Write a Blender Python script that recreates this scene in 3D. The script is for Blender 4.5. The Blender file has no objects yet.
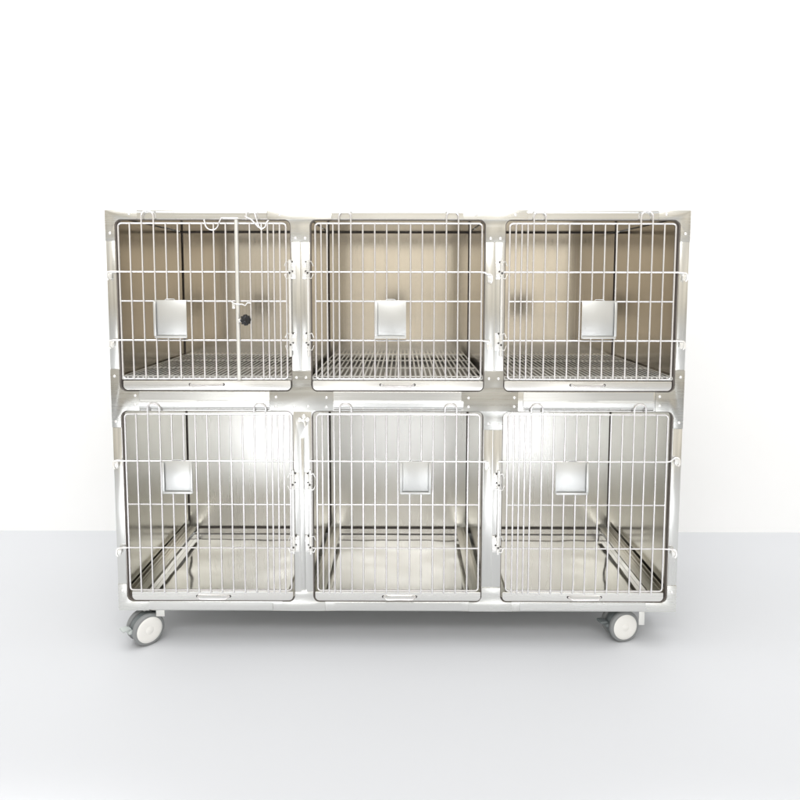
import bpy, bmesh, math, random
from mathutils import Vector, Matrix
random.seed(7)
scene = bpy.context.scene
COL = scene.collection
R = math.radians
PI = math.pi

# ------------------------------------------------------------------ materials
def new_mat(name):
    m = bpy.data.materials.new(name); m.use_nodes = True
    nt = m.node_tree
    b = nt.nodes['Principled BSDF']
    return m, nt, b

def plain(name, col, rough=.5, metal=0.0, spec=.5, noise=0.0, nscale=30):
    m, nt, b = new_mat(name)
    b.inputs['Base Color'].default_value = (*col, 1)
    b.inputs['Roughness'].default_value = rough
    b.inputs['Metallic'].default_value = metal
    b.inputs['Specular IOR Level'].default_value = spec
    if noise:
        tc = nt.nodes.new('ShaderNodeTexCoord')
        n = nt.nodes.new('ShaderNodeTexNoise'); n.inputs['Scale'].default_value = nscale
        n.inputs['Detail'].default_value = 4
        mr = nt.nodes.new('ShaderNodeMapRange')
        mr.inputs['To Min'].default_value = max(.02, rough - noise)
        mr.inputs['To Max'].default_value = rough + noise
        nt.links.new(tc.outputs['Object'], n.inputs['Vector'])
        nt.links.new(n.outputs['Fac'], mr.inputs['Value'])
        nt.links.new(mr.outputs['Result'], b.inputs['Roughness'])
    return m

def brushed(name, col, rough, axis='z', streak=.10, wave=.0, wave_scale=3.0, tint=.06, bump=.02):
    """brushed stainless sheet: fine grain along one axis, soft uneven sheen, slight waviness of the sheet"""
    m, nt, b = new_mat(name)
    N, L = nt.nodes, nt.links
    b.inputs['Metallic'].default_value = 1
    tc = N.new('ShaderNodeTexCoord')
    mp = N.new('ShaderNodeMapping')
    s = {'x': (1.2, 160, 160), 'y': (160, 1.2, 160), 'z': (160, 160, 1.2)}[axis]
    mp.inputs['Scale'].default_value = s
    L.new(tc.outputs['Object'], mp.inputs['Vector'])
    n = N.new('ShaderNodeTexNoise'); n.inputs['Scale'].default_value = 1.0; n.inputs['Detail'].default_value = 3
    L.new(mp.outputs['Vector'], n.inputs['Vector'])
    big = N.new('ShaderNodeTexNoise'); big.inputs['Scale'].default_value = 2.6; big.inputs['Detail'].default_value = 3
    L.new(tc.outputs['Object'], big.inputs['Vector'])
    add = N.new('ShaderNodeMath'); add.operation = 'ADD'
    L.new(n.outputs['Fac'], add.inputs[0]); L.new(big.outputs['Fac'], add.inputs[1])
    mr = N.new('ShaderNodeMapRange')
    mr.inputs['From Min'].default_value = .6; mr.inputs['From Max'].default_value = 1.4
    mr.inputs['To Min'].default_value = rough - streak; mr.inputs['To Max'].default_value = rough + streak
    L.new(add.outputs[0], mr.inputs['Value']); L.new(mr.outputs['Result'], b.inputs['Roughness'])
    cm = N.new('ShaderNodeMix'); cm.data_type = 'RGBA'
    cm.inputs['A'].default_value = (*[c * (1 - tint) for c in col], 1)
    cm.inputs['B'].default_value = (*[min(.97, c * (1 + tint)) for c in col], 1)
    L.new(n.outputs['Fac'], cm.inputs['Factor']); L.new(cm.outputs['Result'], b.inputs['Base Color'])
    b1 = N.new('ShaderNodeBump'); b1.inputs['Strength'].default_value = bump; b1.inputs['Distance'].default_value = .002
    L.new(n.outputs['Fac'], b1.inputs['Height'])
    if wave:
        w = N.new('ShaderNodeTexNoise'); w.inputs['Scale'].default_value = wave_scale; w.inputs['Detail'].default_value = 1
        L.new(tc.outputs['Object'], w.inputs['Vector'])
        b2 = N.new('ShaderNodeBump'); b2.inputs['Strength'].default_value = wave; b2.inputs['Distance'].default_value = .02
        L.new(w.outputs['Fac'], b2.inputs['Height'])
        L.new(b1.outputs['Normal'], b2.inputs['Normal'])
        L.new(b2.outputs['Normal'], b.inputs['Normal'])
    else:
        L.new(b1.outputs['Normal'], b.inputs['Normal'])
    return m

M = {}
M['stile'] = brushed('brushed_steel_upright', (.72, .72, .70), .23, 'z', .07, .16, 4)
M['rail'] = brushed('brushed_steel_level', (.72, .72, .70), .23, 'x', .07, .16, 4)
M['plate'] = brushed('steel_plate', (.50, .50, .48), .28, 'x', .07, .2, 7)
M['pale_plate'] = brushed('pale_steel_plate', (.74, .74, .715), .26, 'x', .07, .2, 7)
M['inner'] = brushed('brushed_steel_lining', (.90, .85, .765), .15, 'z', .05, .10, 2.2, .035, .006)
M['inner_floor_lit'] = brushed('floor_lit_steel_lining', (.91, .905, .875), .29, 'z', .035, .12, 2.0, .02, .003)  # lower row: the floor's reflected light put into a paler colour
M['side_floor_lit'] = brushed('floor_lit_side_lining', (.72, .71, .66), .15, 'z', .05, .12, 2.2, .03, .006)  # lower sides and ceilings: reflected floor light put into the colour
M['side'] = brushed('shaded_steel_side_lining', (.56, .51, .435), .15, 'z', .06, .12, 2.2, .03, .006)  # same steel, the sides' darker reflections put into the colour
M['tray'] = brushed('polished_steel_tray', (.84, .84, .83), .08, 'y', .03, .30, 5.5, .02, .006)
M['pan'] = brushed('shaded_steel_pan', (.24, .235, .22), .42, 'y', .06, .1, 5, .03, .01)  # upper tray pans: shade beneath the wire floor put into the colour
M['slide'] = brushed('folded_steel_slide', (.82, .80, .75), .22, 'y', .04, .05, 5, .02, .004)
M['tray_front'] = brushed('steel_tray_front', (.84, .83, .80), .28, 'x', .08, .06, 5)
M['wire'] = plain('chromed_wire', (.87, .86, .87), .27, .72, .5)
M['grid'] = plain('galvanised_grid', (.93, .93, .91), .42, .2, .5, .1, 80)
M['rivet'] = plain('bright_rivet', (.95, .95, .94), .25, .6)
M['card'] = plain('satin_card_plate', (.63, .64, .635), .36, .8, .5, .06, 20)
M['trim_and_gap'] = plain('edge_trim_and_gap_shade', (.20, .178, .165), .5, 0, .4)  # opening edges, and the strips that stand for gap shade
M['hole'] = plain('dark_screw', (.05, .045, .045), .5, .3)
M['black'] = plain('black_plastic', (.012, .012, .014), .25, 0, .6)
M['tyre'] = plain('grey_rubber', (.25, .26, .265), .45, 0, .5, .08, 40)
M['housing'] = plain('grey_caster_housing', (.15, .17, .175), .38, 0, .5, .06, 40)
M['hub'] = plain('white_hub_plastic', (.86, .855, .83), .35, 0, .5)
M['pedal'] = plain('pale_pedal_plastic', (.52, .56, .55), .35, 0, .5)
M['white_metal'] = plain('white_zinc', (.85, .85, .82), .35, .7)

def setting_mat(name, col, rough, var, scale):
    m, nt, b = new_mat(name)
    N, L = nt.nodes, nt.links
    tc = N.new('ShaderNodeTexCoord'); n = N.new('ShaderNodeTexNoise')
    n.inputs['Scale'].default_value = scale; n.inputs['Detail'].default_value = 5
    L.new(tc.outputs['Object'], n.inputs['Vector'])
    mx = N.new('ShaderNodeMix'); mx.data_type = 'RGBA'
    mx.inputs['A'].default_value = (*[c * (1 - var) for c in col], 1)
    mx.inputs['B'].default_value = (*[min(.98, c * (1 + var)) for c in col], 1)
    L.new(n.outputs['Fac'], mx.inputs['Factor']); L.new(mx.outputs['Result'], b.inputs['Base Color'])
    b.inputs['Roughness'].default_value = rough
    b.inputs['Specular IOR Level'].default_value = .2
    return m
M['floor'] = setting_mat('pale_grey_floor', (.66, .674, .700), .7, .006, 1.3)
M['wall'] = setting_mat('white_wall', (.955, .962, .972), .8, .006, 2)

# ------------------------------------------------------------------ mesh helpers
def link(name, me, mats, parent=None):
    o = bpy.data.objects.new(name, me); COL.objects.link(o)
    if not isinstance(mats, (list, tuple)): mats = [mats]
    if len(me.materials) == 0:
        for m in mats: me.materials.append(m)
    if parent is not None: o.parent = parent
    return o

def finish(name, bm, mats, parent=None, smooth=True, angle=40):
    bmesh.ops.recalc_face_normals(bm, faces=bm.faces)
    me = bpy.data.meshes.new(name); bm.to_mesh(me); bm.free()
    if smooth:
        for p in me.polygons: p.use_smooth = True
        try: me.set_sharp_from_angle(angle=R(angle))
        except Exception: pass
    return link(name, me, mats, parent)

def box(bm, x0, x1, y0, y1, z0, z1, bev=0.0, mi=0):
    r = bmesh.ops.create_cube(bm, size=1)
    vs = r['verts']
    for v in vs:
        v.co = Vector(((x0 + x1) / 2 + v.co.x * (x1 - x0), (y0 + y1) / 2 + v.co.y * (y1 - y0), (z0 + z1) / 2 + v.co.z * (z1 - z0)))
    fs = set(f for v in vs for f in v.link_faces)
    if bev:
        es = list(set(e for v in vs for e in v.link_edges))
        rr = bmesh.ops.bevel(bm, geom=es, offset=bev, segments=2, affect='EDGES', profile=.5)
        fs = set(rr['faces']) | set(f for f in fs if f.is_valid)
    for f in fs: f.material_index = mi

def tube(bm, pts, r, closed=False, n=8, caps=True, mi=0):
    pts = [Vector(p) for p in pts]
    k = len(pts)
    rings = []
    t0 = ((pts[1] - pts[0]) if not closed else (pts[1] - pts[-1])).normalized()
    up = Vector((0, 1, 0)) if abs(t0.y) < .9 else Vector((1, 0, 0))
    u = (up - t0 * up.dot(t0)).normalized()
    for i in range(k):
        if closed: t = (pts[(i + 1) % k] - pts[i - 1]).normalized()
        elif i == 0: t = (pts[1] - pts[0]).normalized()
        elif i == k - 1: t = (pts[-1] - pts[-2]).normalized()
        else: t = ((pts[i + 1] - pts[i]).normalized() + (pts[i] - pts[i - 1]).normalized()).normalized()
        u = (u - t * u.dot(t)).normalized(); w = t.cross(u)
        rings.append([bm.verts.new(pts[i] + (u * math.cos(2 * PI * a / n) + w * math.sin(2 * PI * a / n)) * r) for a in range(n)])
    for i in range(k if closed else k - 1):
        A, B = rings[i], rings[(i + 1) % k]
        for a in range(n):
            f = bm.faces.new((A[a], A[(a + 1) % n], B[(a + 1) % n], B[a])); f.material_index = mi
    if caps and not closed:
        f = bm.faces.new(rings[0][::-1]); f.material_index = mi
        f = bm.faces.new(rings[-1]); f.material_index = mi

def rrect(x0, x1, z0, z1, r, seg=6):
    """closed rounded rectangle outline (x, z); r = one radius or (bottom left, bottom right, top right, top left)"""
    if not isinstance(r, (tuple, list)): r = (r,) * 4
    out = []
    for (cx, cz, a0, q) in ((x0, z0, 180, r[0]), (x1, z0, 270, r[1]), (x1, z1, 0, r[2]), (x0, z1, 90, r[3])):
        sx = 1 if cx == x0 else -1; sz = 1 if cz == z0 else -1
        if q <= 0: out.append((cx, cz)); continue
        for i in range(seg + 1):
            a = R(a0 + 90 * i / seg)
            out.append((cx + sx * q + q * math.cos(a), cz + sz * q + q * math.sin(a)))
    return out

def fillet(pts, seg=6):
    """closed outline of (x, z, radius) with each corner rounded"""
    out = []; k = len(pts)
    for i in range(k):
        p = Vector(pts[i][:2]); a = Vector(pts[i - 1][:2]); b = Vector(pts[(i + 1) % k][:2]); r = pts[i][2]
        if r <= 0: out.append(tuple(p)); continue
        d1 = (a - p).normalized(); d2 = (b - p).normalized()
        ang = d1.angle(d2); d = r / math.tan(ang / 2)
        p1 = p + d1 * d; p2 = p + d2 * d
        c = p + (d1 + d2).normalized() * (r / math.sin(ang / 2))
        v1 = p1 - c; v2 = p2 - c
        for j in range(seg + 1):
            t = j / seg
            v = (v1 * (1 - t) + v2 * t).normalized() * r
            out.append(tuple(c + v))
    return out

def sheet(name, loops, y_front, thick, mat, parent, bevel=.0006):
    """flat sheet in the x-z plane cut to the outline loops (first the outside, then the holes)"""
    cu = bpy.data.curves.new('outline', 'CURVE'); cu.dimensions = '2D'; cu.fill_mode = 'BOTH'
    cu.extrude = max(1e-5, thick / 2 - bevel); cu.bevel_depth = bevel; cu.bevel_resolution = 1
    cu.offset = -bevel
    for lp in loops:
        s = cu.splines.new('POLY'); s.points.add(len(lp) - 1)
        for p, q in zip(s.points, lp): p.co = (q[0], q[1], 0, 1)
        s.use_cyclic_u = True
    tmp = bpy.data.objects.new('outline', cu); COL.objects.link(tmp)
    dg = bpy.context.evaluated_depsgraph_get()
    me = bpy.data.meshes.new_from_object(tmp.evaluated_get(dg), depsgraph=dg)
    bpy.data.objects.remove(tmp); bpy.data.curves.remove(cu)
    me.transform(Matrix(((1, 0, 0, 0), (0, 0, -1, y_front + thick / 2), (0, 1, 0, 0), (0, 0, 0, 1))))
    bm = bmesh.new(); bm.from_mesh(me); bpy.data.meshes.remove(me)
    bmesh.ops.remove_doubles(bm, verts=bm.verts, dist=1e-6)
    return finish(name, bm, mat, parent, smooth=True, angle=30)

def lathe(bm, profile, mat4, n=32, mi=0):
    """profile of (radius, along) turned about local z, placed by mat4"""
    rings = []
    for (r, h) in profile:
        if r < 1e-6: rings.append([bm.verts.new(mat4 @ Vector((0, 0, h)))])
        else: rings.append([bm.verts.new(mat4 @ Vector((r * math.cos(2 * PI * a / n), r * math.sin(2 * PI * a / n), h))) for a in range(n)])
    for A, B in zip(rings, rings[1:]):
        for a in range(n):
            if len(A) == 1 and len(B) == 1: continue
            if len(A) == 1: f = bm.faces.new((A[0], B[(a + 1) % n], B[a]))
            elif len(B) == 1: f = bm.faces.new((A[a], A[(a + 1) % n], B[0]))
            else: f = bm.faces.new((A[a], A[(a + 1) % n], B[(a + 1) % n], B[a]))
            f.material_index = mi

def along(o, d):
    """matrix taking local z to direction d at origin o"""
    return Matrix.Translation(Vector(o)) @ Vector(d).to_track_quat('Z', 'Y').to_matrix().to_4x4()

# ------------------------------------------------------------------ setting
bm = bmesh.new(); box(bm, -6, 6, -7, 1.02, -.05, 0)
fl = finish('floor', bm, M['floor'], None, False); fl['kind'] = 'structure'
bm = bmesh.new(); box(bm, -6, 6, 1.02, 1.12, -.05, 4)
wl = finish('wall', bm, M['wall'], None, False)
wl['kind'] = 'structure'

# ------------------------------------------------------------------ the cage bank
root = bpy.data.objects.new('pet_cage_bank', None); COL.objects.link(root)
root.empty_display_size = .2
root['label'] = 'stainless steel bank of six pet cages with wire doors, standing on swivel casters'
root['category'] = 'pet cage'

ZB, ZT, HW, DEEP = .117, 1.3966, .900, .70
COLS = [(-.8715, -.329), (-.270, .2725), (.3325, .870)]
ROWS = [(.8335, 1.3685), (.1475, .7715)]          # upper, lower opening
RAD = .020

# front sheet with its six openings
loops = [rrect(-HW, HW, ZB, ZT, .003)]
for (x0, x1) in COLS:
    for (z0, z1) in ROWS: loops.append(rrect(x0, x1, z0, z1, RAD, 8))
front = sheet('front_frame', loops, .002, .0015, M['stile'], root)

# uprights: folded strips with a seam between the two halves of the inner ones
def strip(name, x0, x1, z0, z1, mat, y=0.0):
    bm = bmesh.new(); box(bm, x0, x1, y, y + .0018, z0, z1, .0005)
    return finish(name, bm, mat, root)
for s in (-1, 1):
    xe = [-.8715, .870][s > 0]
    for (z0, z1) in ((.905, 1.302), (.205, .717)):
        a, b = sorted((s * .8995, xe - s * -.0015))
        strip('side_stile', a, b, z0, z1, M['stile'])
for xc, gap in ((-.2995, .0011), (.3025, .0011)):
    strip('middle_stile', xc - .0285, xc - gap, .900, 1.299, M['stile'])
    strip('middle_stile', xc + gap, xc + .0285, .900, 1.299, M['stile'])
xc = .3025
strip('middle_stile', xc - .0285, xc - .0011, .198, .712, M['stile'])
strip('middle_stile', xc + .0011, xc + .0285, .198, .712, M['stile'])
# the lower left inner upright carries an open slot
xc = -.2995
sheet('middle_stile', [[(xc - .0285, .150), (xc + .0285, .150), (xc + .0285, .769), (xc - .0285, .769)],
                       rrect(xc - .0085, xc + .0085, .186, .690, .006)], 0, .0018, M['stile'], root, .0004)
bm = bmesh.new(); box(bm, xc - .0045, xc + .0045, -.004, .0015, .190, .685, .002)
finish('slot_bar', bm, M['stile'], root)

# level rails between the plates, folded to a ridge along the lower edge
def rail(x0, x1, prof, name='rail'):
    bm = bmesh.new()
    A = [bm.verts.new((x0, y, z)) for y, z in prof]; B = [bm.verts.new((x1, y, z)) for y, z in prof]
    k = len(prof)
    for i in range(k): bm.faces.new((A[i], A[(i + 1) % k], B[(i + 1) % k], B[i]))
    bm.faces.new(A[::-1]); bm.faces.new(B)
    return finish(name, bm, M['rail'], root, True, 12)
mid_prof = [(.0018, .8315), (0, .8315), (-.0002, .8062), (-.0052, .8035), (-.0075, .799), (-.0062, .786), (-.0012, .7768), (.0018, .7740)]
for (x0, x1) in ((-.812, -.402), (-.200, .208), (.397, .806)):
    rail(x0, x1, mid_prof)
    rail(x0, x1, [(.0018, 1.3955), (-.0006, 1.3955), (-.0016, 1.392), (0, 1.388), (0, 1.3705), (.0018, 1.3705)])
    rail(x0, x1, [(.0018, .1455), (0, .1455), (-.001, .136), (-.0016, .121), (0, .1175), (.0018, .1175)])

# joining plates with their rivets
def plate(pts, rivets, y=-.0012, mat='plate'):
    p = sheet('corner_plate', [fillet(pts)], y, .0028, M[mat], root, .0005)
    for (x, z) in rivets:
        b = bmesh.new()
        lathe(b, [(.0046, 0), (.0044, .0008), (.0032, .0019), (.0016, .0024), (0, .0025)], along((x, y, z), (0, -1, 0)), 14)
        finish('rivet', b, M['rivet'], p)
    return p
up1, lo1 = ROWS[0][0], ROWS[1][1]         # upper opening's foot, lower opening's head
t1, b1 = ROWS[0][1], ROWS[1][0]
r = RAD
# corner plates at the top and the foot of the bank
for s, xe in ((-1, COLS[0][0]), (1, COLS[2][1])):
    xo = s * .9003; xa = s * .802
    plate([(xo, ZT + .0004, .002), (xa, ZT + .0004, 0), (xa, t1, 0), (xe, t1, r), (xe, 1.302, 0), (xo, 1.302, 0)],
          [(s * .826, 1.385), (s * .886, 1.326)], mat='pale_plate')
    plate([(xo, ZB - .0004, .002), (xa, ZB - .0004, 0), (xa, b1, 0), (xe, b1, r), (xe, .205, 0), (xo, .205, 0)],
          [(s * .886, .182)], mat='pale_plate')
    # side plates between the rows
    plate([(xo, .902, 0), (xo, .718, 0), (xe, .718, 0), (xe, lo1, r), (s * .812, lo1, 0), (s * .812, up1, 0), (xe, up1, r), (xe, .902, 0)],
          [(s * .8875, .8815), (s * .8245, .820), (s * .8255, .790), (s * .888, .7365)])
for i, xc in enumerate((-.2995, .3025)):
    xl = COLS[i][1]; xr = COLS[i + 1][0]
    xa, xb = xc - .1005, xc + .0975
    plate([(xa, ZT + .0004, 0), (xb, ZT + .0004, 0), (xb, t1, 0), (xr, t1, r), (xr, 1.300, 0), (xl, 1.300, 0), (xl, t1, r), (xa, t1, 0)],
          [(xc - .015, 1.311), (xc + .015, 1.311), (xc - .062, 1.383), (xc + .060, 1.383)], mat='pale_plate')
    low = .7125 if i else .7735
    if i:
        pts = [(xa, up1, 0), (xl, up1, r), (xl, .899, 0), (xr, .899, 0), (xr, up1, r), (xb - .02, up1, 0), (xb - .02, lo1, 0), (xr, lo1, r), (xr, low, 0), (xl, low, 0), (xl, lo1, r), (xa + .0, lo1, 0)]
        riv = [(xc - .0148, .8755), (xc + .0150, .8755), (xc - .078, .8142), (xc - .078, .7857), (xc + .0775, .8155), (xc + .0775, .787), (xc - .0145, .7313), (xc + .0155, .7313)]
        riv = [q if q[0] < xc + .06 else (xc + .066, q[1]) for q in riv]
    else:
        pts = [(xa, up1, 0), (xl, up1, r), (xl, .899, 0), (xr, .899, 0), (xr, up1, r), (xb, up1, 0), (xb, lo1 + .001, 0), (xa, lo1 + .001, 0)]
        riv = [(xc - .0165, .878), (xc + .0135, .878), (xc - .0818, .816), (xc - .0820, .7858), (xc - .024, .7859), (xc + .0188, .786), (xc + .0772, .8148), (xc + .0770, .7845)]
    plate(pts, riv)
    plate([(xa + .03, ZB - .0004, 0), (xb - .03, ZB - .0004, 0), (xb - .03, b1, 0), (xr, b1, r), (xr, .196 if i else .180, 0), (xl, .196 if i else .180, 0), (xl, b1, r), (xa + .03, b1, 0)], [], mat='pale_plate')

# outer shell
def slab(name, x0, x1, y0, y1, z0, z1, mat, bev=0.0006):
    bm = bmesh.new(); box(bm, x0, x1, y0, y1, z0, z1, bev)
    return finish(name, bm, mat, root)
slab('side_panel', -.8985, -.8965, .004, DEEP, ZB + .002, ZT - .002, M['stile'])
slab('side_panel', .8965, .8985, .004, DEEP, ZB + .002, ZT - .002, M['stile'])
slab('top_panel', -.8960, .8960, .004, DEEP, ZT - .0035, ZT - .0015, M['stile'])
slab('rear_panel', -.8960, .8960, DEEP - .0015, DEEP + .0005, ZB + .004, ZT - .004, M['stile'])
slab('base_panel', -.8960, .8960, .012, DEEP - .003, .1108, .1122, M['rail'])
slab('base_skirt', -.8960, .8960, .006, .008, .1180, .1455, M['rail'])

# linings of the six compartments
YB = .690
def compartment(ci, upper):
    (x0, x1) = COLS[ci]
    xa = -.884 if ci == 0 else x0 - .016
    xb = .884 if ci == 2 else x1 + .016
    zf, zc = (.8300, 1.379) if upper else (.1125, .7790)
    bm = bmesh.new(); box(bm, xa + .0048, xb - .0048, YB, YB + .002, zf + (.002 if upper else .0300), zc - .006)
    finish('back_lining', bm, M['inner' if upper else 'inner_floor_lit'], root)
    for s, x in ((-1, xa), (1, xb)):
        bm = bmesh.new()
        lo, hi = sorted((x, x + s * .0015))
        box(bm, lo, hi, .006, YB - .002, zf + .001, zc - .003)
        finish('side_lining', bm, M['side' if upper else 'side_floor_lit'], root)
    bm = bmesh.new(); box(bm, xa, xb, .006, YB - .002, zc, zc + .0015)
    finish('ceiling_lining', bm, M['side' if upper else 'side_floor_lit'], root)
    # dark strips painted as gap shade where back, sides and ceiling meet
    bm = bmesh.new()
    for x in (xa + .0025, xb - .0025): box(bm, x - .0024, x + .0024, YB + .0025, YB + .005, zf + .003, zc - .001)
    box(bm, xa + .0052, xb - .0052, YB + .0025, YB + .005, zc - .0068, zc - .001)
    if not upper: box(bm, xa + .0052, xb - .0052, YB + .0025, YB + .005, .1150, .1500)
    finish('gap_shade', bm, M['trim_and_gap'], root, False)
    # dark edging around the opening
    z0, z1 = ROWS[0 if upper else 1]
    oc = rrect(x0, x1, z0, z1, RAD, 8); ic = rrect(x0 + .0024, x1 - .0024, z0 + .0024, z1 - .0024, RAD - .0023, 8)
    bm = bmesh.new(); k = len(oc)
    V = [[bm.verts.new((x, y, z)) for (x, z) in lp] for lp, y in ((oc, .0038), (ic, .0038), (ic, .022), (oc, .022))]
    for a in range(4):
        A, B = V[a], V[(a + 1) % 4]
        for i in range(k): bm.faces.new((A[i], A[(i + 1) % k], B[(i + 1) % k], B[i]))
    finish('edge_trim', bm, M['trim_and_gap'], root)
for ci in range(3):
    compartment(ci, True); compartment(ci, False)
# deck between the rows
slab('middle_deck', -.8960, .8960, .006, DEEP - .004, .8010, .8030, M['rail'])

# ------------------------------------------------------------------ trays
def pull(bm, xc, z, w=.105, y=-.004, up=False):
    h = .009
    pts = []
    for (x, yy) in ((-w / 2, y + .003), (-w / 2 + .004, y - .008), (-w / 2 + .012, y - .014), (w / 2 - .012, y - .014), (w / 2 - .004, y - .008), (w / 2, y + .003)):
        zz = z + (.003 if abs(x) > w / 2 - .006 else -.001)
        pts.append((xc + x, yy, zz))
    tube(bm, pts, .0028, n=8)
def make_tray(x0, x1, upper, hx):
    z0, z1 = (.8385, .8680) if upper else (.1535, .1830)
    f = sheet('tray', [rrect(x0, x1, z0, z1, (.014, .014, .003, .003), 6)], -.0045, .002, M['tray_front'], root, .0007)
    bm = bmesh.new(); bm.from_mesh(f.data)
    for fc in bm.faces: fc.material_index = 0
    fl_z = .8400 if upper else .1138
    ya, yb = .0240, .672
    xa, xb = x0 + .006, x1 - .006
    if not upper:
        xa, xb = x0 + .012, x1 - .012
        # the pan drops below the front lip
        box(bm, xa, xb, .020, .0215, fl_z + .0015, .150, mi=1)
    box(bm, xa, xb, ya - .003, yb, fl_z, fl_z + .0015, mi=1)
    if upper:
        rim = .862
        box(bm, xa, xb, yb + .0005, yb + .002, fl_z, rim, mi=1)
    else:
        # rear upstand of the pan, dark strips painted as gap shade above and below it
        rim = .1385
        box(bm, xa, xb, yb + .0060, yb + .0075, fl_z + .0045, rim, .0004, mi=1)
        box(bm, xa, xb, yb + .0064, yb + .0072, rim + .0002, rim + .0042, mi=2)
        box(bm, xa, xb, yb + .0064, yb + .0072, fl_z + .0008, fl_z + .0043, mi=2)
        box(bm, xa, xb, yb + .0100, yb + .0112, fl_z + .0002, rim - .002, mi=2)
    for x in (xa - .002, xb + .0005): box(bm, x, x + .0015, ya, yb, fl_z, rim - .003, mi=1)
    me = f.data; bm.to_mesh(me); bm.free()
    me.materials.append(M['pan' if upper else 'tray']); me.materials.append(M['trim_and_gap'])
    bm = bmesh.new(); zc = .8530 if upper else .1640
    pull(bm, hx, zc)
    finish('handle', bm, M['wire'], f)
    bm = bmesh.new()
    bm.free()
    for s in (-1, 1):
        bm = bmesh.new(); lathe(bm, [(.0045, 0), (.004, .0012), (0, .0014)], along((hx + s * .0525, -.0045, zc + .003), (0, -1, 0)), 12)
        finish('handle_socket', bm, M['hole'], f)
    return f
make_tray(-.8590, -.3335, True, -.597); make_tray(-.2645, .2690, True, .001); make_tray(.3355, .8590, True, .596)
make_tray(-.8535, -.3345, False, -.591); make_tray(-.2630, .2690, False, .0085); make_tray(.3390, .8565, False, .6035)
# slide rails for the lower trays
for ci, (x0, x1) in enumerate(COLS):
    for s, x in ((1, x0), (-1, x1)):
        bm = bmesh.new()
        w = x - s * .008
        a, b = sorted((w, w + s * .040)); box(bm, a, b, .026, .668, .1500, .1516, .0004)
        a, b = sorted((w + s * .0385, w + s * .040)); box(bm, a, b, .026, .668, .1518, .158, .0003)
        a, b = sorted((w, w + s * .0015)); box(bm, a, b, .026, .668, .1518, .176, .0003)
        a, b = sorted((w + s * .012, w + s * .0135)); box(bm, a, b, .026, .668, .1518, .162, .0003)
        finish('tray_slide', bm, M['slide'], root)

# ------------------------------------------------------------------ wire floors of the upper row
for (x0, x1) in COLS:
    bm = bmesh.new()
    xa, xb = x0 + .004, x1 - .003
    n = int((xb - xa) / .0158); zt = .8800
    for i in range(n + 1):
        x = xa + (xb - xa) * i / n
        box(bm, x - .0030, x + .0030, .018, .685, zt - .0012, zt)
        tube(bm, [(x, .013, zt - .0085), (x, .0135, zt - .003), (x, .020, zt - .0004)], .0026, n=6)
    for y in (.030, .245, .465, .672):
        box(bm, xa - .003, xb + .003, y - .0120, y + .0120, zt - .0030, zt - .0014)
    box(bm, xa - .002, xb + .002, .0145, .0165, zt - .012, zt - .006)
    finish('wire_floor', bm, M['grid'], root, True, 50)

# ------------------------------------------------------------------ doors
YD = -.0045
WR = .0027
def card_holder(door, x0, x1, z0, z1, fold):
    """thin plate hooked on the wires, its pocket edges folded forward"""
    bm = bmesh.new(); y = YD - .0105
    box(bm, x0, x1, y, y + .0012, z0, z1, .0004)
    box(bm, x0 + .006, x1 - .006, y - .0042, y - .0002, z0 - .0002, z0 + .0022, .0005)
    box(bm, x0 + .002, x1 - .002, y - .0052, y - .0044, z0 - .0002, z0 + .0070, .0003)
    for s in fold:
        e = x0 if s < 0 else x1
        a, b = sorted((e, e - s * .0020)); box(bm, a, b, y - .0042, y - .0002, z0 + .0075, z1 - .004, .0004)
        a, b = sorted((e, e - s * .0075)); box(bm, a, b, y - .0052, y - .0044, z0 + .0073, z1 - .004, .0003)
    xm = (x0 + x1) / 2
    tube(bm, [(xm - .016, y + .0006, z1 - .001), (xm - .012, y + .002, z1 + .003), (xm + .012, y + .002, z1 + .003), (xm + .016, y + .0006, z1 - .001)], .0012, n=6)
    # small roll at the head where it clips over the wire
    return finish('card_holder', bm, M['card'], door, True, 35)

def hinge(door, x, z, s, big=1.0):
    """sprung butterfly hinge: two leaves, coil and dark screws"""
    bm = bmesh.new(); y = -.0022
    h = .030 * big
    # leaf on the upright
    a, b = sorted((x, x + s * .017))
    box(bm, a, b, y - .0020, y - .0002, z - h * .95, z + h * .95, .0008)
    for zz in (z - h * .62, z + h * .62):
        lathe(bm, [(.0058, 0), (.0052, .0014), (.003, .0024), (0, .0026)], along((x + s * .0085, y - .002, zz), (0, -1, 0)), 14)
    # knuckles and coil
    for k in range(9):
        zz = z - h * .8 + k * h * 1.6 / 8
        pts = [(x - s * .001 + .0052 * math.cos(q), y - .0062 + .0052 * math.sin(q), zz + .0010 * q / PI) for q in [i * PI / 4 for i in range(9)]]
        tube(bm, pts, .0013, n=5)
    # spring leg
    tube(bm, [(x + s * .004, y - .006, z + h * .8), (x - s * .012, y - .008, z + h * .95), (x - s * .018, y - .006, z + h * .45)], .0014, n=5)
    tube(bm, [(x + s * .004, y - .006, z - h * .8), (x - s * .012, y - .008, z - h * .9), (x - s * .018, y - .006, z - h * .4)], .0014, n=5)
    for zz in (z - h * .12, z + h * .90):
        lathe(bm, [(.0030, 0), (.0027, .0012), (0, .0013)], along((x + s * .006, y - .0019, zz), (0, -1, 0)), 10, mi=1)
    lathe(bm, [(.0032, 0), (.003, .002), (0, .0022)], along((x - s * .001, y - .011, z - h * .3), (0, -1, 0)), 10, mi=1)
    return finish('hinge', bm, [M['rivet'], M['hole']], door)

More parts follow.
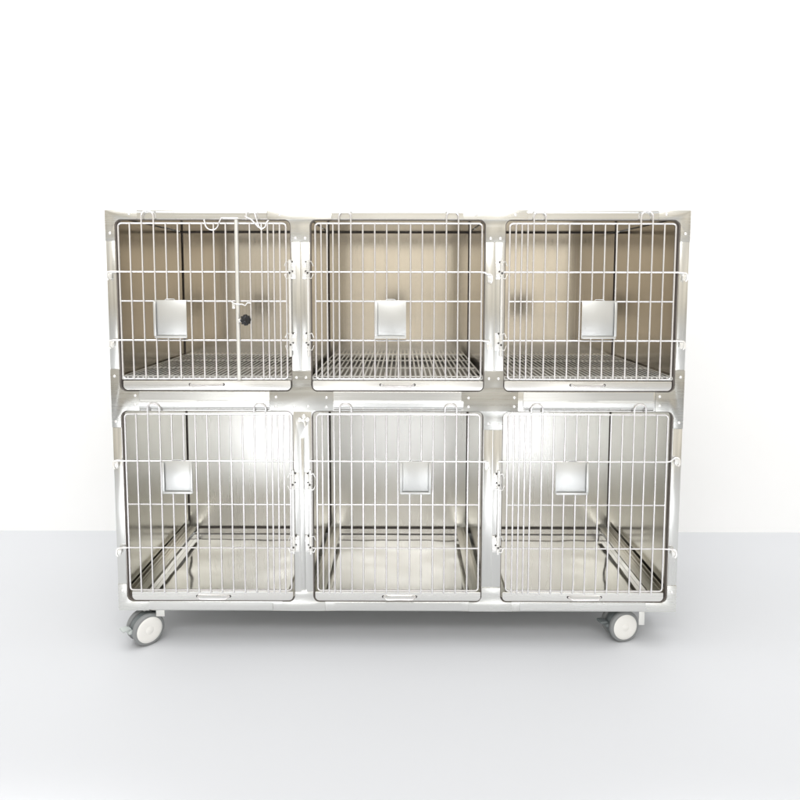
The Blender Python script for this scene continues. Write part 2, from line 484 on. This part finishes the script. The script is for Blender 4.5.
def hook(door, xe, z, s):
    """where a cross wire turns down into the keeper on the upright"""
    bm = bmesh.new(); y = YD - .0062
    box(bm, xe - .0075, xe + .0075, y - .002, y + .0052, z - .022, z - .0045, .0018)
    pts = [(xe - s * .004, y - .001, z), (xe + s * .0035, y - .002, z - .001), (xe + s * .0065, y - .004, z - .006), (xe + s * .0065, y - .005, z - .020), (xe + s * .002, y - .005, z - .026)]
    tube(bm, pts, .0025, n=7)
    tube(bm, [(xe - s * .004, y - .004, z - .006), (xe - s * .004, y - .004, z - .024)], .0022, n=7)
    return finish('latch_hook', bm, M['rivet'], door)

def make_door(x0, x1, upper, hinge_right, card, fold, hooks, hinge_x, kind=None):
    zt, zb = (1.3560, .8745) if upper else (.7620, .1880)
    hz = (1.2080, 1.1175, .9955) if upper else (.6115, .4712, .3285)
    sx = -1 if hinge_right else 1                # hinge side -> free side
    xh = x1 if hinge_right else x0
    gaps = [.0184] * 4 + [.0368] * 12
    k = (x1 - x0) / sum(gaps)
    xs = [xh]
    for g in gaps: xs.append(xs[-1] + sx * g * k)
    bm = bmesh.new()
    outl = rrect(x0, x1, zb, zt, .010, 4)
    tube(bm, [(x, YD, z) for x, z in outl], WR + .0003, closed=True, n=8)
    loop_at = [(4, 5), (13, 14)]
    looped = set()
    odd = kind == 'double'
    for (a, b) in loop_at:
        if odd and a == 4: continue
        xa, xb = xs[a], xs[b]; cx = (xa + xb) / 2; rr = abs(xb - xa) / 2
        top = zt + (.021 if upper else .018)
        sgn = 1 if xb > xa else -1
        arc = [(cx - sgn * rr * math.cos(PI * i / 10), YD - .0050 - .0035 * math.sin(PI * i / 10), top + .017 * math.sin(PI * i / 10)) for i in range(11)]
        tube(bm, [(xa, YD - .0052, zb - .001), (xa, YD - .0050, zt)] + arc + [(xb, YD - .0050, zt), (xb, YD - .0052, zb - .001)], WR, n=8)
        looped |= {a, b}
    for i, x in enumerate(xs[1:-1], 1):
        if i in looped: continue
        j = random.uniform(-.0006, .0006)
        tube(bm, [(x, YD - .0050, zb - .001), (x + j, YD - .0050, (zb + zt) / 2), (x, YD - .0050, zt + .001)], WR, n=8)
    far = x0 if hinge_right else x1
    for q, z in enumerate(hz):
        lat = (q != 1) if upper else (q != 1)
        xe = hooks[0] if (lat and hooks[1 + (q > 0)] is not None) else far
        xn = hinge_x if q != 1 else xh
        y = YD - .0004 if q == 1 else YD + .0
        if xe == far: tube(bm, [(xn, YD, z), (far, YD, z)], WR, n=8)
        else:
            hk = hooks[1 + (q > 0)]
            tube(bm, [(xn, YD, z), (far, YD, z), (far + (xe - far) * .35, YD - .004, z + (hk - z) * .2), (far + (xe - far) * .75, YD - .0072, hk), (xe, YD - .0072, hk)], WR, n=8)
    if not upper:
        for x in xs[1:-1]: tube(bm, [(x, YD - .0050, zb), (x, YD - .0040, zb - .008)], WR, n=8)
    d = finish('door', bm, M['wire'], root)
    card_holder(d, *card, fold)
    for q, z in ((1, hz[0]), (2, hz[2])):
        if hooks[q] is not None: hook(d, hooks[0], hooks[q], -1 if hinge_right else 1)
    hs = 1 if hinge_right else -1
    zs = (1.213, .991) if upper else (.546, .342)
    for z in zs: hinge(d, hinge_x, z, hs, .95)
    bm = bmesh.new()
    za, zc = (.945, 1.245) if upper else (.310, .582)
    tube(bm, [(hinge_x - hs * .0015, -.0072, za), (hinge_x - hs * .0015, -.0072, zc)], .0042, n=12)
    finish('hinge_rod', bm, M['rivet'], d)
    if kind == 'double':
        # split near the hinge side: square post, spring wires and the black turn knob
        px = -.4925
        b = bmesh.new(); tube(b, [(px, YD - .0100, .8720), (px, YD - .0100, 1.3660)], .0064, n=16)
        finish('door_post', b, M['white_metal'], d)
        b = bmesh.new()
        cx = -.568
        arc = [(cx + .021 * math.cos(a), YD - .0085, 1.356 - .0 - .021 * abs(math.sin(a))) for a in [PI + PI * i / 10 for i in range(11)]]
        tube(b, [(cx - .0235, YD - .0085, 1.366)] + arc + [(cx + .030, YD - .009, 1.372), (px + .006, YD - .012, 1.371)], .0023, n=8)
        finish('wire_loop', b, M['wire'], d)
        b = bmesh.new()
        pts = [(-.462, YD - .0085, 1.366), (-.461, YD - .011, 1.386), (-.450, YD - .012, 1.394), (-.436, YD - .012, 1.388), (-.430, YD - .011, 1.366), (-.424, YD - .0095, 1.345),
               (-.416, YD - .009, 1.337), (-.405, YD - .0085, 1.344), (-.401, YD - .0085, 1.358), (-.394, YD - .0085, 1.365)]
        tube(b, pts, .0023, n=8)
        tube(b, [(-.466, YD - .009, 1.376), (-.446, YD - .0095, 1.366), (-.424, YD - .0095, 1.342)], .0023, n=8)
        finish('wire_loop', b, M['wire'], d)
        b = bmesh.new()
        box(b, -.5105, -.5005, YD - .012, YD - .006, 1.094, 1.112, .0015)
        tube(b, [(-.514, YD - .010, 1.118), (-.506, YD - .014, 1.112), (px, YD - .018, 1.108), (-.478, YD - .014, 1.108), (-.470, YD - .010, 1.104), (-.462, YD - .010, 1.113), (-.452, YD - .009, 1.112)], .0024, n=8)
        finish('spring_catch', b, M['white_metal'], d)
        b = bmesh.new()
        ax = Vector((.80, -.55, .10)).normalized(); o = Vector((px + .005, YD - .014, 1.0575))
        lathe(b, [(.0055, -.002), (.0055, .006), (.0035, .012), (.0030, .016), (0, .0162)], along(o, ax), 16, mi=1)
        lathe(b, [(0, .0120), (.0075, .0125), (.0095, .0165), (.0135, .0210), (.0150, .0260), (.0150, .0330), (.0125, .0372), (.0055, .0385), (0, .0386)], along(o, ax), 20)
        for kx in range(8):
            a = kx * PI / 4; mt = along(o, ax)
            tube(b, [mt @ Vector((.0143 * math.cos(a), .0143 * math.sin(a), .0215)), mt @ Vector((.0143 * math.cos(a), .0143 * math.sin(a), .0345))], .0028, n=8)
        finish('knob', b, [M['black'], M['rivet']], d)
    return d

cu, cl = (1.003, 1.1205), (.5095, .6140)
make_door(-.8585, -.3430, True, True, (-.7527, -.6519, *cu), (-1,), (-.8880, 1.2080, .9955), -.3305, 'double')
make_door(-.2525, .2605, True, False, (-.0686, .0275, *cu), (-1,), (.2855, 1.2000, .9920), -.2770)
make_door(.3460, .8545, True, False, (.5701, .6770, *cu), (1,), (.8840, 1.2060, .9955), .3212)
make_door(-.8580, -.3385, False, True, (-.7414, -.6455, *cl), (-1, 1), (-.8885, .6140, .3290), -.3290)
make_door(-.2540, .2605, False, False, (.0092, .1070, *cl), (-1, 1), (.2840, .6115, None), -.2770)
make_door(.3490, .8515, False, False, (.5003, .6035, *cl), (1,), (.8825, .6270, .3290), .3212)

# wing screw at the head of the slotted upright
bm = bmesh.new(); o = Vector((-.2945, 0, .7440))
lathe(bm, [(.0060, 0), (.0060, .010), (.0045, .014), (0, .0145)], along(o, (0, -1, 0)), 16)
for (dx, dz, rr) in ((-.0125, .001, .0075), (.0125, .002, .0075), (.001, .013, .0068)):
    lathe(bm, [(0, -.0022), (rr * .8, -.0018), (rr, 0), (rr * .8, .0018), (0, .0022)], along(o + Vector((dx, -.010, dz)), (0, -1, .1)), 16)
tube(bm, [o + Vector((.002, -.008, -.004)), o + Vector((.006, -.010, -.020))], .0034, n=8)
finish('wing_screw', bm, M['rivet'], root)

# ------------------------------------------------------------------ casters
def caster(px, py, trail, yaw, pedal=True, pale=True):
    """twin wheel swivel caster; yaw turns the wheel face, trail is the wheel centre's offset from the pivot"""
    cx, cy, cz = px + trail[0], py + trail[1], .0520
    a = Vector((math.sin(yaw), -math.cos(yaw), 0))            # axle direction
    f = Vector((math.cos(yaw), math.sin(yaw), 0))             # rolling direction
    C = Vector((cx, cy, cz))
    bm = bmesh.new()
    # hood between the wheels: partial drum
    n = 22
    for (r0, r1, w, a0, a1) in ((.030, .0455, .0135, -20, 205),):
        ring = []
        for i in range(n + 1):
            t = R(a0 + (a1 - a0) * i / n); d = f * math.cos(t) + Vector((0, 0, 1)) * math.sin(t)
            ring.append([bm.verts.new(C + d * rr + a * ww) for rr, ww in ((r0, -w), (r1, -w), (r1 + .003, -w * .5), (r1 + .003, w * .5), (r1, w), (r0, w))])
        for A, B in zip(ring, ring[1:]):
            for j in range(6): bm.faces.new((A[j], A[(j + 1) % 6], B[(j + 1) % 6], B[j]))
        bm.faces.new(ring[0]); bm.faces.new(ring[-1][::-1])
    lathe(bm, [(0, -.034), (.010, -.034), (.010, .034), (0, .034)], along(C, a), 16)
    tube(bm, [Vector((px, py, .070)), Vector((px, py, .107))], .0120, n=18)
    body = finish('caster', bm, M['housing'], root)
    for s in (-1, 1):
        o = C + a * s * .0240; ax = a * s
        bm = bmesh.new()
        lathe(bm, [(.028, -.0085), (.0475, -.0090), (.0508, -.0065), (.0520, -.002), (.0520, .003), (.0508, .0065), (.0480, .0085), (.0425, .0092), (.0410, .0080), (.028, .0080), (.028, -.0085)], along(o, ax), 48)
        finish('tyre', bm, M['tyre'], body)
        bm = bmesh.new()
        lathe(bm, [(0, .0118), (.012, .0117), (.0130, .0110), (.0145, .0112), (.033, .0107), (.0412, .0096), (.0430, .0078), (.0430, -.006), (0, -.006)], along(o, ax), 48)
        finish('hub_cap', bm, M['hub'], body)
    bm = bmesh.new()
    box(bm, px - .034, px + .034, py - .034, py + .034, .1072, .1104, .001)
    for dx in (-.026, .026):
        for dy in (-.026, .026):
            lathe(bm, [(.0055, 0), (.0055, .004), (0, .0042)], along((px + dx, py + dy, .1072), (0, 0, -1)), 6)
    lathe(bm, [(.020, 0), (.019, .006), (.015, .011), (0, .0115)], along((px, py, .1072), (0, 0, -1)), 24)
    finish('mounting_plate', bm, M['white_metal'], body)
    bm = bmesh.new()
    mt = Matrix.Translation(C) @ Matrix(((-f.x, a.x, 0, 0), (-f.y, a.y, 0, 0), (0, 0, 1, 0), (0, 0, 0, 1)))
    t = bmesh.new()
    box(t, .040, .0605, -.018, .018, -.002, .009, .003)
    box(t, .056, .0790, -.015, .015, .010, .0185, .003)
    box(t, .050, .0600, -.012, .012, .006, .0150, .002)
    for v in t.verts: v.co = mt @ v.co
    me = bpy.data.meshes.new('tmp'); t.to_mesh(me); t.free(); bm.from_mesh(me); bpy.data.meshes.remove(me)
    finish('brake_pedal', bm, M['pedal'] if pale else M['housing'], body)
    return body
caster(-.800, .052, (-.024, -.032), R(44))
caster(.748, .062, (-.008, -.006), R(14), pale=False)
caster(-.800, .620, (.020, .020), R(60), pale=False)
caster(.748, .620, (-.022, .018), R(-30), pale=False)
# folded bracket below the frame beside each front caster
for x, w, z in ((-.771, .014, .090), (.796, .009, .066)):
    bm = bmesh.new(); box(bm, x - w, x + w, .0120, .0140, z, .1160, .0006); box(bm, x - w, x + w, .0145, .1100, .1076, .1092, .0005)
    finish('caster_bracket', bm, M['white_metal'], root)

# ------------------------------------------------------------------ light
w = bpy.data.worlds.new('World'); scene.world = w; w.use_nodes = True
nt = w.node_tree; bg = nt.nodes['Background']
tc = nt.nodes.new('ShaderNodeTexCoord'); sp = nt.nodes.new('ShaderNodeSeparateXYZ')
nt.links.new(tc.outputs['Generated'], sp.inputs[0])
cr = nt.nodes.new('ShaderNodeValToRGB'); cr.color_ramp.interpolation = 'EASE'
mr = nt.nodes.new('ShaderNodeMapRange'); mr.inputs['From Min'].default_value = -1; mr.inputs['From Max'].default_value = 1
nt.links.new(sp.outputs['Z'], mr.inputs['Value']); nt.links.new(mr.outputs['Result'], cr.inputs['Fac'])
e = cr.color_ramp.elements
e[0].position = .0; e[0].color = (.9, .84, .75, 1)
e[1].position = 1.0; e[1].color = (1.5, 1.5, 1.5, 1)
for pos, c in ((.455, (1.02, .95, .83)), (.470, (1.28, 1.17, .99)), (.475, (.80, .72, .58)), (.490, (.86, .77, .62)), (.496, (1.28, 1.18, 1.0)), (.53, (1.38, 1.28, 1.10)), (.575, (1.22, 1.13, .98)), (.62, (1.30, 1.22, 1.08)), (.76, (1.25, 1.22, 1.16))):
    q = e.new(pos); q.color = (*c, 1)
wn = nt.nodes.new('ShaderNodeTexNoise'); wn.inputs['Scale'].default_value = 1.0; wn.inputs['Detail'].default_value = 2
wm = nt.nodes.new('ShaderNodeMapping'); wm.inputs['Scale'].default_value = (4.5, 4.5, 2.0); wm.inputs['Location'].default_value = (.4, 2.3, .2)
nt.links.new(tc.outputs['Generated'], wm.inputs['Vector']); nt.links.new(wm.outputs['Vector'], wn.inputs['Vector'])
wr = nt.nodes.new('ShaderNodeMapRange'); wr.inputs['From Min'].default_value = .35; wr.inputs['From Max'].default_value = .65
wr.inputs['To Min'].default_value = .62; wr.inputs['To Max'].default_value = 1.32
nt.links.new(wn.outputs['Fac'], wr.inputs['Value'])
wx = nt.nodes.new('ShaderNodeMix'); wx.data_type = 'RGBA'; wx.blend_type = 'MULTIPLY'; wx.inputs['Factor'].default_value = 1
nt.links.new(cr.outputs['Color'], wx.inputs['A']); nt.links.new(wr.outputs['Result'], wx.inputs['B'])
nt.links.new(wx.outputs['Result'], bg.inputs['Color'])
bg.inputs['Strength'].default_value = .74

def area(name, loc, target, sx, sy, power, col=(1, 1, 1)):
    l = bpy.data.lights.new(name, 'AREA'); l.shape = 'RECTANGLE'; l.size = sx; l.size_y = sy; l.energy = power; l.color = col
    o = bpy.data.objects.new(name, l); COL.objects.link(o); o.location = loc
    o.rotation_euler = (Vector(target) - Vector(loc)).to_track_quat('-Z', 'Y').to_euler()
    return o
def spot(name, loc, target, power, angle, size=.25, col=(1, 1, 1)):
    l = bpy.data.lights.new(name, 'SPOT'); l.energy = power; l.spot_size = R(angle); l.spot_blend = 1; l.shadow_soft_size = size; l.color = col
    o = bpy.data.objects.new(name, l); COL.objects.link(o); o.location = loc
    o.rotation_euler = (Vector(target) - Vector(loc)).to_track_quat('-Z', 'Y').to_euler()
    return o
area('fill_top', (-.2, -1.3, 4.2), (0, -.6, 0), 4.5, 2.4, 40, (1, 1, 1))  # added unseen lamp, fills the floor in front of the cages
spot('floor_fill_spot', (-1.15, -2.7, 3.2), (-.90, -1.62, 0), 2600, 26)  # added unseen spot, its floor pool brightens reflections in the lower linings
spot('floor_fill_spot', (1.10, -2.7, 3.2), (.78, -1.62, 0), 2200, 25)  # second added spot, for the pool on the right
area('fill_low', (-1.05, -2.75, .22), (-.5, .7, .30), .75, .42, 2.0, (1, .995, .98))  # added unseen lamp, brightens the lower left cage by reflection
area('fill_low', (.88, -2.75, .21), (.4, .7, .30), .60, .40, 1.4, (1, .995, .98))  # added unseen lamp, does the same for the lower right cage
area('fill_front', (-.2, -2.7, 2.65), (0, .4, .8), 2.6, .7, 40, (1, .995, .985))  # added unseen lamp to brighten wire floors, cards and wires
area('wall_fill', (0, .1, 3.4), (0, 1.02, 1.5), 7, .5, 24, (1, 1, 1)).data.spread = R(110)  # added unseen lamp that lifts the wall to white

# ------------------------------------------------------------------ camera
F, D, H, PITCH, YAW, ROLL, CX, PPY = 686.224, 2.13409, 1.18023, .088175, -.0031836, .0015407, .0154339, 341.655
cam = bpy.data.cameras.new('camera'); co = bpy.data.objects.new('camera', cam); COL.objects.link(co)
cy, sy = math.cos(YAW), math.sin(YAW); cp, spp = math.cos(PITCH), math.sin(PITCH)
fw = Vector((sy * cp, cy * cp, -spp)); rt = Vector((cy, -sy, 0)); upv = rt.cross(fw)
c, s = math.cos(ROLL), math.sin(ROLL)
r2 = rt * c + upv * s; u2 = upv * c - rt * s
co.matrix_world = Matrix(((r2.x, u2.x, -fw.x, CX), (r2.y, u2.y, -fw.y, -D), (r2.z, u2.z, -fw.z, H), (0, 0, 0, 1)))
cam.sensor_width = 36; cam.sensor_fit = 'HORIZONTAL'; cam.lens = 36 * F / 800
cam.shift_y = (PPY - 400) / 800
cam.clip_start = .05; cam.clip_end = 100
scene.camera = co

vs = scene.view_settings
vs.view_transform = 'Standard'; vs.look = 'None'; vs.exposure = -0.10; vs.gamma = 1
scene.cycles.max_bounces = 10; scene.cycles.glossy_bounces = 6; scene.cycles.diffuse_bounces = 4
scene.cycles.use_denoising = True
